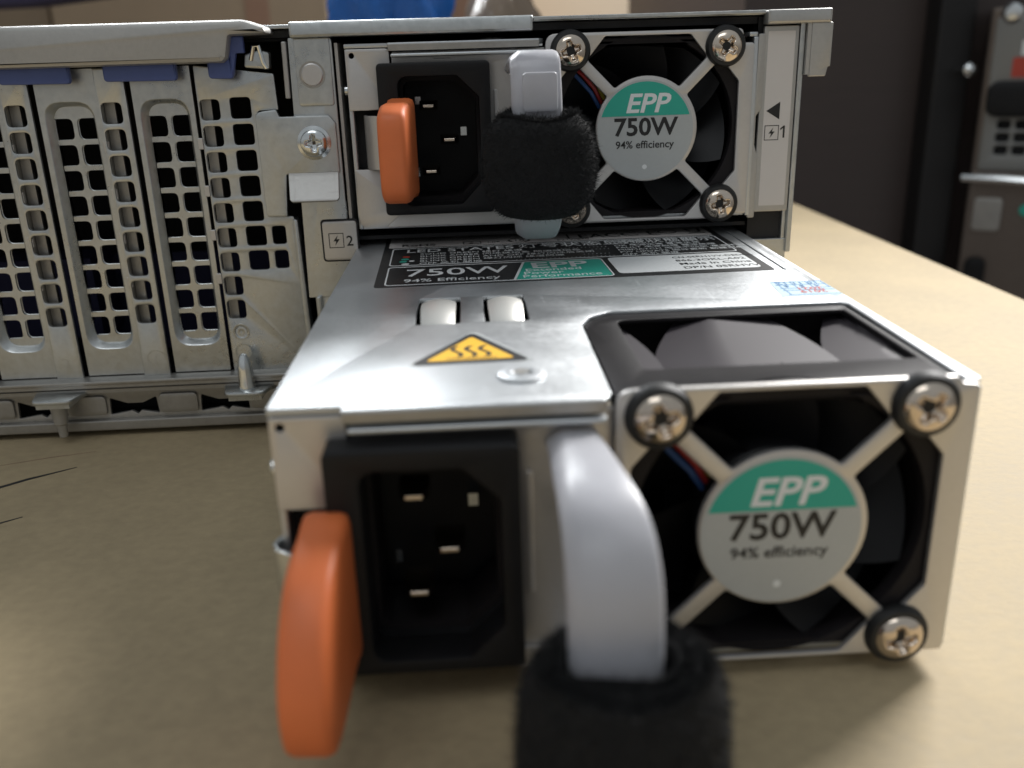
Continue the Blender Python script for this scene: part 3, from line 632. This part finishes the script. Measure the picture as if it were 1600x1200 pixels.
# embossed pad with the round rivet
pad = make('riveted_pad', [plate(rnd([(-9.9, 67.4), (-2.7, 67.4), (-2.7, 80.5), (-9.9, 80.5)], [.8, .8, .3, .3]), (), .8, .3, 'xz', -.45)], 'zinc', SV)
make('rivet', [mv(lathe([(2.3, .3), (2.25, -.1), (2.0, -.28), (.01, -.3)], 32), -6.7, -.45, 73.5)], 'plate', pad)
make('rivet', [mv(lathe([(2.7, .2), (2.65, -.04), (.01, -.05)], 32), -6.7, -.47, 73.5)], 'zinc_dark', pad)
make('guide_flange', [plate(rnd([(-12.6, 69), (-11.6, 69), (-11.4, 80), (-12.4, 80)], .3), (), 3, .2, 'xz', -.2), box(-1.9, -1.2, .4, 12, 41, 79.5)], 'lid', SV, bev=.1)
# bracket held by the screw, with its bent tongue
br = make('screw_bracket', [plate(rnd([(-18.9, 45.2), (-14.6, 45.2), (-13.8, 53.9), (-2.7, 53.9), (-2.7, 64.0), (-4.0, 65.6), (-14.0, 65.6), (-14.5, 67.0), (-18.9, 66.6)], [.8, .4, .3, .2, 1, .6, .3, .5, 1.5]), (), 1.2, .3, 'xz', -1.6)], 'zinc', SV)
make('bent_tongue', [sweep([[(-13.4, -1.7, 54.2), (-3.0, -1.7, 54.2), (-3.0, -1.0, 54.0), (-13.4, -1.0, 54.0)], [(-13.4, -2.0, 53.4), (-3.0, -2.0, 53.4), (-3.0, -1.3, 53.1), (-13.4, -1.3, 53.1)],
                            [(-13.1, -4.8, 49.2), (-2.9, -4.8, 49.2), (-2.9, -4.1, 48.9), (-13.1, -4.1, 48.9)], [(-12.6, -5.0, 48.7), (-3.4, -5.0, 48.7), (-3.4, -4.4, 48.4), (-12.6, -4.4, 48.4)]])], 'lid', br, bev=.12, smooth=30)
phillips(-7.4, 60.2, 2.75, -2.0, 1.3, parent=br, m='bright', washer=False, rot=.05)
make('screw_flange', [mv(lathe([(3.5, .3), (3.45, -.35), (2.8, -.6), (2.5, -.4)], 40), -7.4, -1.6, 60.2)], 'bright', br)
# lower right panel with the bay-2 tab and its hole
make('divider_panel', [plate(rnd([(-10.6, 9), (-2.2, 9), (-2.2, 48), (-9.0, 48), (-10.0, 30), (-10.8, 28.6)], .5), [circ(-7.0, 31.0, 1.0, 20)], 1, .15, 'xz', .3), plate(rect(-10.4, -9.4, 8, 27.4, .4), (), 2, .3, 'xz', -1.2)], 'zinc', SV)
lt = make('bay_tag', [plate(rect(-7.7, -.4, 35.3, 43.7, .7), (), .7, .2, 'xz', -.7)], 'plate', SV)
def bolt_icon(cx, cz, s, at):
    z = [(.12, .42), (-.22, -.06), (-.02, -.06), (-.12, -.42), (.24, .10), (.03, .10)]
    return join(plate([(cx-s/2, cz-s/2), (cx+s/2, cz-s/2), (cx+s/2, cz+s/2), (cx-s/2, cz+s/2)], [[(cx-s/2+.16, cz-s/2+.16), (cx+s/2-.16, cz-s/2+.16), (cx+s/2-.16, cz+s/2-.16), (cx-s/2+.16, cz+s/2-.16)]], .02, 0, 'xz', at),
                flat([(cx+a*s*.95, cz+b*s*.85) for a, b in z], 'xz', at, .02))
make('bay_tag_outline', [plate(rect(-8.1, -.1, 34.9, 44.1, .9), (), .4, .1, 'xz', -.15)], 'gap', lt)
make('lettering', [bolt_icon(-4.9, 39.6, 3.2, -.74), text("2", 3.1, -2.8, 38.4, at=-.74, off=.012)], 'ink', lt)
# right strip with bay-1 label
rs = make('label_flange', [plate(rnd([(85.9, 42.2), (93.7, 42.2), (93.7, 80.2), (86.4, 80.2)], .4), (), 1, .2, 'xz', .0), plate(rnd([(84.7, 41.0), (86.3, 41.0), (86.3, 54), (85.5, 56.5), (85.5, 62.5), (86.6, 64), (86.6, 78.8), (85.2, 78.8)], .4), (), .8, .2, 'xz', -.3)], 'lid', SV)
wl = make('bay_label', [flat(rect(87.2, 92.9, 43.5, 79.2, .25), 'xz', -.06, .06)], 'whitish', rs)
make('lettering', [flat([(87.7, 63.4), (90.6, 65.2), (90.6, 61.6)], 'xz', -.08), bolt_icon(89.1, 58.9, 3.1, -.08), flat([(91.55, 57.8), (91.95, 57.8), (91.95, 60.3), (91.62, 60.3), (90.95, 59.75), (90.95, 59.35), (91.55, 59.8)], "xz", -.08)], 'ink', wl)

# --- slot area. squares are real punched holes
def sq(cx, cz, wx=4.95, wz=4.7, r=1.35): return rect(cx-wx/2, cx+wx/2, cz-wz/2, cz+wz/2, r, 4)
PIT = 5.28
riser = rnd([(-30.6, 10.5), (-12.6, 10.5), (-13.2, 30), (-13.6, 45), (-18.6, 45.4), (-18.6, 66.8), (-14.4, 66.8), (-14.6, 74), (-30.6, 76)], [.3, .5, .1, .5, .5, .5, .4, .5, .3])
rh = [sq(-28.25, 67.3-i*PIT, 4.0, 4.1, .95) for i in range(9)]+[sq(-22.0, 67.5-i*PIT, 4.2, 4.2, .8) for i in range(7)]+[sq(-17.1, 67.5-i*PIT, 2.9, 3.9, .7) for i in (5, 6)]
rp = make('riser_panel', [plate(riser, rh, .9, .15, 'xz', .2), plate(rnd([(-13.6, 10.8), (-12.2, 10.8), (-12.8, 44.3), (-13.8, 44.6)], .4), (), 4, .4, 'xz', -.4),
                          plate(rnd([(-20.0, 75.3), (-14.9, 74.8), (-14.7, 78.0), (-16.5, 78.6), (-19.6, 77.8)], .5), (), 2.4, .4, 'xz', -1.5)], 'zinc', SV)
make('spring_clip', [tube([(-18.4, -1.4, 76.6), (-17.6, -1.8, 79.2), (-16.6, -1.8, 79.3), (-16.0, -1.6, 76.2), (-15.6, -1.4, 75.0)], .45, 8)], 'bright', rp)
def dimple(cx, cz):
    return join(mv(lathe([(1.9, .15), (1.85, -.02), (1.5, -.05), (1.3, .05), (.9, .25), (.8, .1), (.3, .08), (.01, .2)], 28, cap=False), cx, .1, cz))
def slot_cover(cx):
    """one blanking bracket: recessed pocket with two columns of square holes and a raised strip with one column"""
    pc = cx; z0, z1 = 17.2, 69.8
    T = None
    pk_out = rnd([(pc-6.1, 11.2), (pc+6.1, 11.2), (pc+6.1, 76), (pc-6.1, 76)], .2)
    pkt = rect(pc-5.1, pc+5.1, z0, z1, 3.6, 6)
    cells = [sq(pc-2.75, 64.3-i*PIT) for i in range(9)]+[sq(pc+2.65, 64.3-i*PIT) for i in range(9)]
    # rim round the pocket, sloped wall, recessed floor
    def ringp(k, y): return [(pc+(x-pc)*((5.1-k)/5.1), y, 43.5+(z-43.5)*((26.3-k)/26.3)) for x, z in pkt]
    wall = [ringp(0, .2), ringp(.25, .35), ringp(.9, 2.3), ringp(1.1, 2.5)]
    n = len(pkt); V = [v for r_ in wall for v in r_]; F = []
    for i in range(3):
        for k in range(n): F.append((i*n+k, i*n+(k+1) % n, (i+1)*n+(k+1) % n, (i+1)*n+k))
    floor_o = [(x, z) for x, y, z in ringp(1.0, 0)]
    rim = plate(pk_out, [pkt], .6, 0, 'xz', .2)
    flo = plate(floor_o, cells, .9, .22, 'xz', 2.4)
    cv = make('slot_cover', [rim, (V, F), flo], 'zinc', SV, smooth=45, fixn=True)
    # strip to the left of the pocket
    sx_ = cx-10.35
    strip_o = rnd([(sx_-2.6, 10.8), (sx_+3.3, 10.8), (sx_+3.3, 76), (sx_-2.6, 76)], .3)
    sh = [sq(sx_, 67.3-i*PIT, 4.0, 4.1, .95) for i in range(9)]
    st_ = make('cover_strip', [plate(strip_o, sh, 1.0, .28, 'xz', -.6), dimple(sx_+.35, 19.9)], 'zinc', cv)
    make('folded_flange', [box(sx_-2.2, sx_-.1, 2.0, 2.6, 12, 74), box(sx_-2.9, sx_-2.3, .5, 8, 12, 74)], 'zinc_dark', cv)
    tabs = [box(pc+5.9, pc+7.0, -.25, .6, z_, z_+2.3) for z_ in (59.5, 49.8, 40.5, 31)]
    make('locating_tab', tabs, 'plate', cv, bev=.15)
    return cv
for cx in (-37.45, -56.65, -75.85, -95.05): slot_cover(cx)
make('folded_flange', [box(-30.4, -28.4, 2.4, 3.0, 12, 74)], 'zinc_dark', rp)
make('dimple', [dimple(-27.9, 19.9)], 'zinc', rp)
make('slot_numeral', [text("2", 4.6, -68.0, 12.6, at=-.62, t=.25, off=.0), text("1", 3.4, -48.0, 13.2, at=-.62, t=.25)], 'zinc', SV)
make('embossed_ring', [plate(circ(-47.0, 14.6, 2.2, 28), [circ(-47.0, 14.6, 1.9, 28)], .25, 0, 'xz', -.62), plate(circ(-27.8, 15.2, 2.0, 28), [circ(-27.8, 15.2, 1.7, 28)], .25, 0, 'xz', .1)], 'zinc', SV)
# circuit board glimpsed through the holes, and an added black lining to darken behind
make('circuit_board', [box(-110, -20, 45, 46.5, 4, 30), box(-95, -70, 30, 44, 12, 32)], 'navy', SV)
make('bay_walls_and_shade_lining', [box(-119, -4, 60, 61, .5, 81.5), box(-119, -4, 3.5, 60, 80.2, 80.7), box(-119, -4, 3.5, 60, .6, 1.2), box(-4.4, -3.6, 3.5, 60, 1, 81)], 'dark', SV)
# --- lid lip and blue latch tabs
make('lid_lip', [plate(rnd([(-120, 76.3), (-23.3, 76.3), (-22.4, 77.0), (-21.4, 81.2), (-14.0, 81.4), (-14.3, 82.6), (-18.5, 84.1), (-120, 84.1)], [.5, .8, .6, .5, .5, .8, 2, .5]), (), 9, 1.0, 'xz', -5.5)], 'lid', SV)
bt = [plate(rnd([(a, 73.4), (b, 73.2), (b, 77.5), (a, 77.5)], [.8, .8, .1, .1]), (), 1.6, .3, 'xz', -3.2) for a, b in ((-67.9, -54.0), (-47.4, -33.1), (-26.8, -22.0), (-88, -73.6))]
for p_ in bt[:2]+bt[3:]: make('blue_tab', [p_], 'blue', SV)
make('blue_tab', [bt[2], plate(rnd([(-23.5, 74.5), (-22.0, 73.6), (-21.0, 78), (-19.3, 78), (-19.3, 81.2), (-23.5, 81.2)], .3), (), 1.6, .3, 'xz', -2.9)], 'blue', SV)
# --- bottom ledge, rail and pins
make('bottom_ledge', [plate(rect(-120, -10.7, 7.6, 10.8, .3), (), 1.0, .2, 'xz', -1.6), plate(rect(-120, -10.7, -3.4, 1.0, .3), (), .9, .3, 'xy', 10.9), box(-120, -10.7, -3.1, -1.6, 9.3, 10.0), box(-120, -10.7, -2.4, -1.6, 7.9, 8.7)], 'zinc_dark', SV, bev=.15)
tong = []
for cx_, sgn in ((-68.5, 0), (-27.0, 0)):
    pl = rnd([(cx_-6.2, .5), (cx_-4.2, -8.2), (cx_+4.0, -8.2), (cx_+6.2, .5)], [.5, 1.8, 1.8, .5])
    make('pin_tongue', [plate(pl, (), 1.0, .3, 'xy', 8.4), box(cx_-3.6, cx_+3.6, -7.6, -1, 6.4, 7.5)], 'zinc', SV)
make('guide_pin', [mv(lathe([(2.0, 8.3), (2.0, 8.8), (1.75, 9.6), (1.7, 12.6), (1.25, 14.8), (.7, 16.0), (.01, 16.3)], 28, 'z'), -27.0, -4.4, 0)], 'bright', SV)
make('guide_pin', [mv(lathe([(.01, -1.4), (.9, -1.2), (1.15, 1.6), (1.5, 2.0), (1.7, 5.0), (1.8, 6.4)], 28, 'z'), -68.8, -4.4, 0)], 'lid', SV)
bump = [plate(rect(-120, -10.7, -1.6, .9, .4), (), 3.2, .4, 'xz', -1.4)]
cut = []
for k in range(5):
    x0 = -19.5-20.4*k
    cut.append(rnd([(x0-19.5, 1.8), (x0-14.6, 2.6), (x0-13.4, 1.8), (x0-12.6, 2.6), (x0-8.6, 1.8), (x0-8.9, 5.8), (x0-12.0, 4.4), (x0-15.4, 4.4), (x0-19.2, 5.8)], .3))
bump.append(plate(rect(-121.8, -10.7, .9, 7.5, .2), cut, .9, .15, 'xz', -.2))
for k in range(5):
    x0 = -10.9-20.4*k-8.4; bump.append(plate(rect(x0-8.3, x0+.3, 2.0, 6.6, 1.2), (), .8, .3, 'xz', -1.0))
make('bottom_rail', bump, 'zinc_dark', SV)
make('rail_shade_backing', [box(-120, -10.8, 6, 7, 0, 10)], 'dark', SV)  # added black sheet, makes the rail cut-outs read as shade

# ------------------------------------------------------------------ background, far out of focus
wall_o = tag(make('partition_wall', [box(118, 560, 1100, 1120, -400, 560)], 'wall'), 'pale beige wall panel behind the server top, left of the dark cabinet', 'wall')
cb = thing('cabinet', 'tall dark brown cabinet standing behind the right edge of the board', 'cabinet', (500, 480, -700))
make('side_panel', [box(-288, 40, -40, 400, 0, 1030)], 'cab', cb)
make('rack_post', [box(-166, -142, -62, -41, 0, 1030)], 'cab2', cb, bev=2)
make('rack_post', [box(41, 420, -40, -25, 0, 1030)], 'cab2', cb, bev=2)
make('knob', [mv(lathe([(2, 0), (2.5, -7), (4, -8), (4.4, -11), (2.5, -13), (.1, -13.5)], 20), -148, -62, 761)], 'bright', cb)
make('knob', [mv(lathe([(2.2, 0), (3, -2), (.1, -3.5)], 16), -195, -42, 640)], 'recess', cb)

def far_server():
    T = thing('standing_server', 'second metal server standing on its end at the right edge, red sticker near its top', 'server', (360, 405, -310), R(-34))
    make('chassis_body', [box(0, 110, 0, 300, 0, 408)], 'far_steel', T, bev=2)
    m_holes = [rect(12+i*10.5, 20+i*10.5, 318+j*8, 324+j*8, 2, 2) for i in range(6) for j in range(4)]
    make('vent_panel', [plate(rect(4, 100, 308, 402, 3), m_holes, 3, .8, 'xz', -3.2)], 'far_grey', T)
    make('vent_shade_backing', [box(6, 98, -.18, -.1, 312, 352)], 'dark', T)  # black sheet imitating shade in the vent holes
    make('sticker', [flat(rect(16, 95, 366, 378, 1), 'xz', -3.5, .3)], 'sticker', T)
    make('sticker', [flat(rect(20, 60, 379, 388, 1), 'xz', -3.5, .3)], 'white', T)
    make('socket', [plate(rnd([(4, 340+2), (100, 342), (100, 364), (4, 364)], 8), (), 10, 2, 'xz', -10)], 'black', T)
    make('thumb_screw', [mv(lathe([(6, 0), (6, -4), (4, -6), (.1, -6.5)], 20), 12, 0, 404)], 'bright', T)
    make('extraction_bar', [tube([(-4, -4, 303), (20, -7, 303), (60, -8, 301)], 3)], 'bright', T)
    make('port', [plate(rnd([(4, 215), (17, 215), (17, 250), (4, 250)], 6), (), 6, 1.5, 'xz', -6)], 'black', T)
    make('port', [plate(rnd([(4, 120), (13, 120), (13, 140), (4, 140)], 3), (), 5, 1, 'xz', -5)], 'black', T)
    make('port', [plate(rnd([(5, 268), (22, 268), (22, 290), (5, 290)], 3), (), 2, .5, 'xz', -2)], 'zinc_dark', T)
    make('status_lamp', [mv(lathe([(4, 0), (4, -2), (.1, -3)], 16), 36, 0, 283)], 'green', T)
    make('edge_rail', [box(63, 72, -8, -.2, 0, 300)], 'zinc', T, bev=1)
far_server()
# cartons: a low band shows above the server
def carton(x0, x1, y0, y1, z0, z1, label, tape=None, m='box'):
    T = thing('cardboard_box', label, 'box', ((x0+x1)/2, (y0+y1)/2, z0), 0, 'cardboard boxes behind the server')
    hx, hy, h = (x1-x0)/2, (y1-y0)/2, z1-z0
    make('carton', [box(-hx, hx, -hy, hy, 0, h)], m, T, bev=2)
    make('flap', [box(-hx, hx, -hy, -1, h, h+3)], m, T, bev=.8)
    make('flap', [box(-hx, hx, 1, hy, h, h+3)], m, T, bev=.8)
    if tape is not None: make('tape', [box(tape, tape+26, -hy-.4, -hy-.1, 0, h)], 'tapec', T)
carton(-420, -120, 900, 1080, -330, 430, 'brown carton left of centre with a strip of dark tape', 60)
carton(-800, -430, 920, 1160, -330, 420, 'brown carton at the far left under the navy cloth')
carton(-114, 112, 960, 1180, -330, 420, 'brown carton directly behind the blue bag', 20)
nv = tag(make('navy_cloth', [plate(rnd([(-380, 117), (-262, 119.5), (-206, 125), (-205, 148), (-260, 175), (-380, 185)], 8), (), 30, 6, 'xz', 478)], 'navy'), 'dark navy cloth hanging at the top left corner', 'cloth')
# blue plastic bag, crumpled
def bagf(u, v):
    a = 2*math.pi*u; ph = math.pi*v
    r = 1+.16*math.sin(3*a+4*v)+.10*math.sin(7*a-9*v)+.05*math.sin(13*a+15*v)
    return (-20+33*r*math.sin(ph)**.55*math.cos(a), 400+26*r*math.sin(ph)**.6*math.sin(a), 92+75*(1-v)*1.6-40+6*math.sin(5*a)*math.sin(ph))
bag = thing('plastic_bag', 'crumpled bright blue plastic bag rising behind the server top', 'bag', (0, 0, 0))
make('bag_body', [grid(bagf, 48, 24)], 'bag', bag, smooth=60)
def wrapf(u, v):
    a = 2*math.pi*u; ph = math.pi*v; r = 1+.2*math.sin(3*a+3*v)+.08*math.sin(8*a-9*v)
    return (50+24*r*math.sin(ph)**.6*math.cos(a), 430+20*r*math.sin(ph)*math.sin(a), 60+66*(1-v))
tag(make('plastic_wrap', [grid(wrapf, 40, 16)], 'clear', smooth=60), 'shiny tan plastic wrap lying just right of the blue bag', 'wrap')
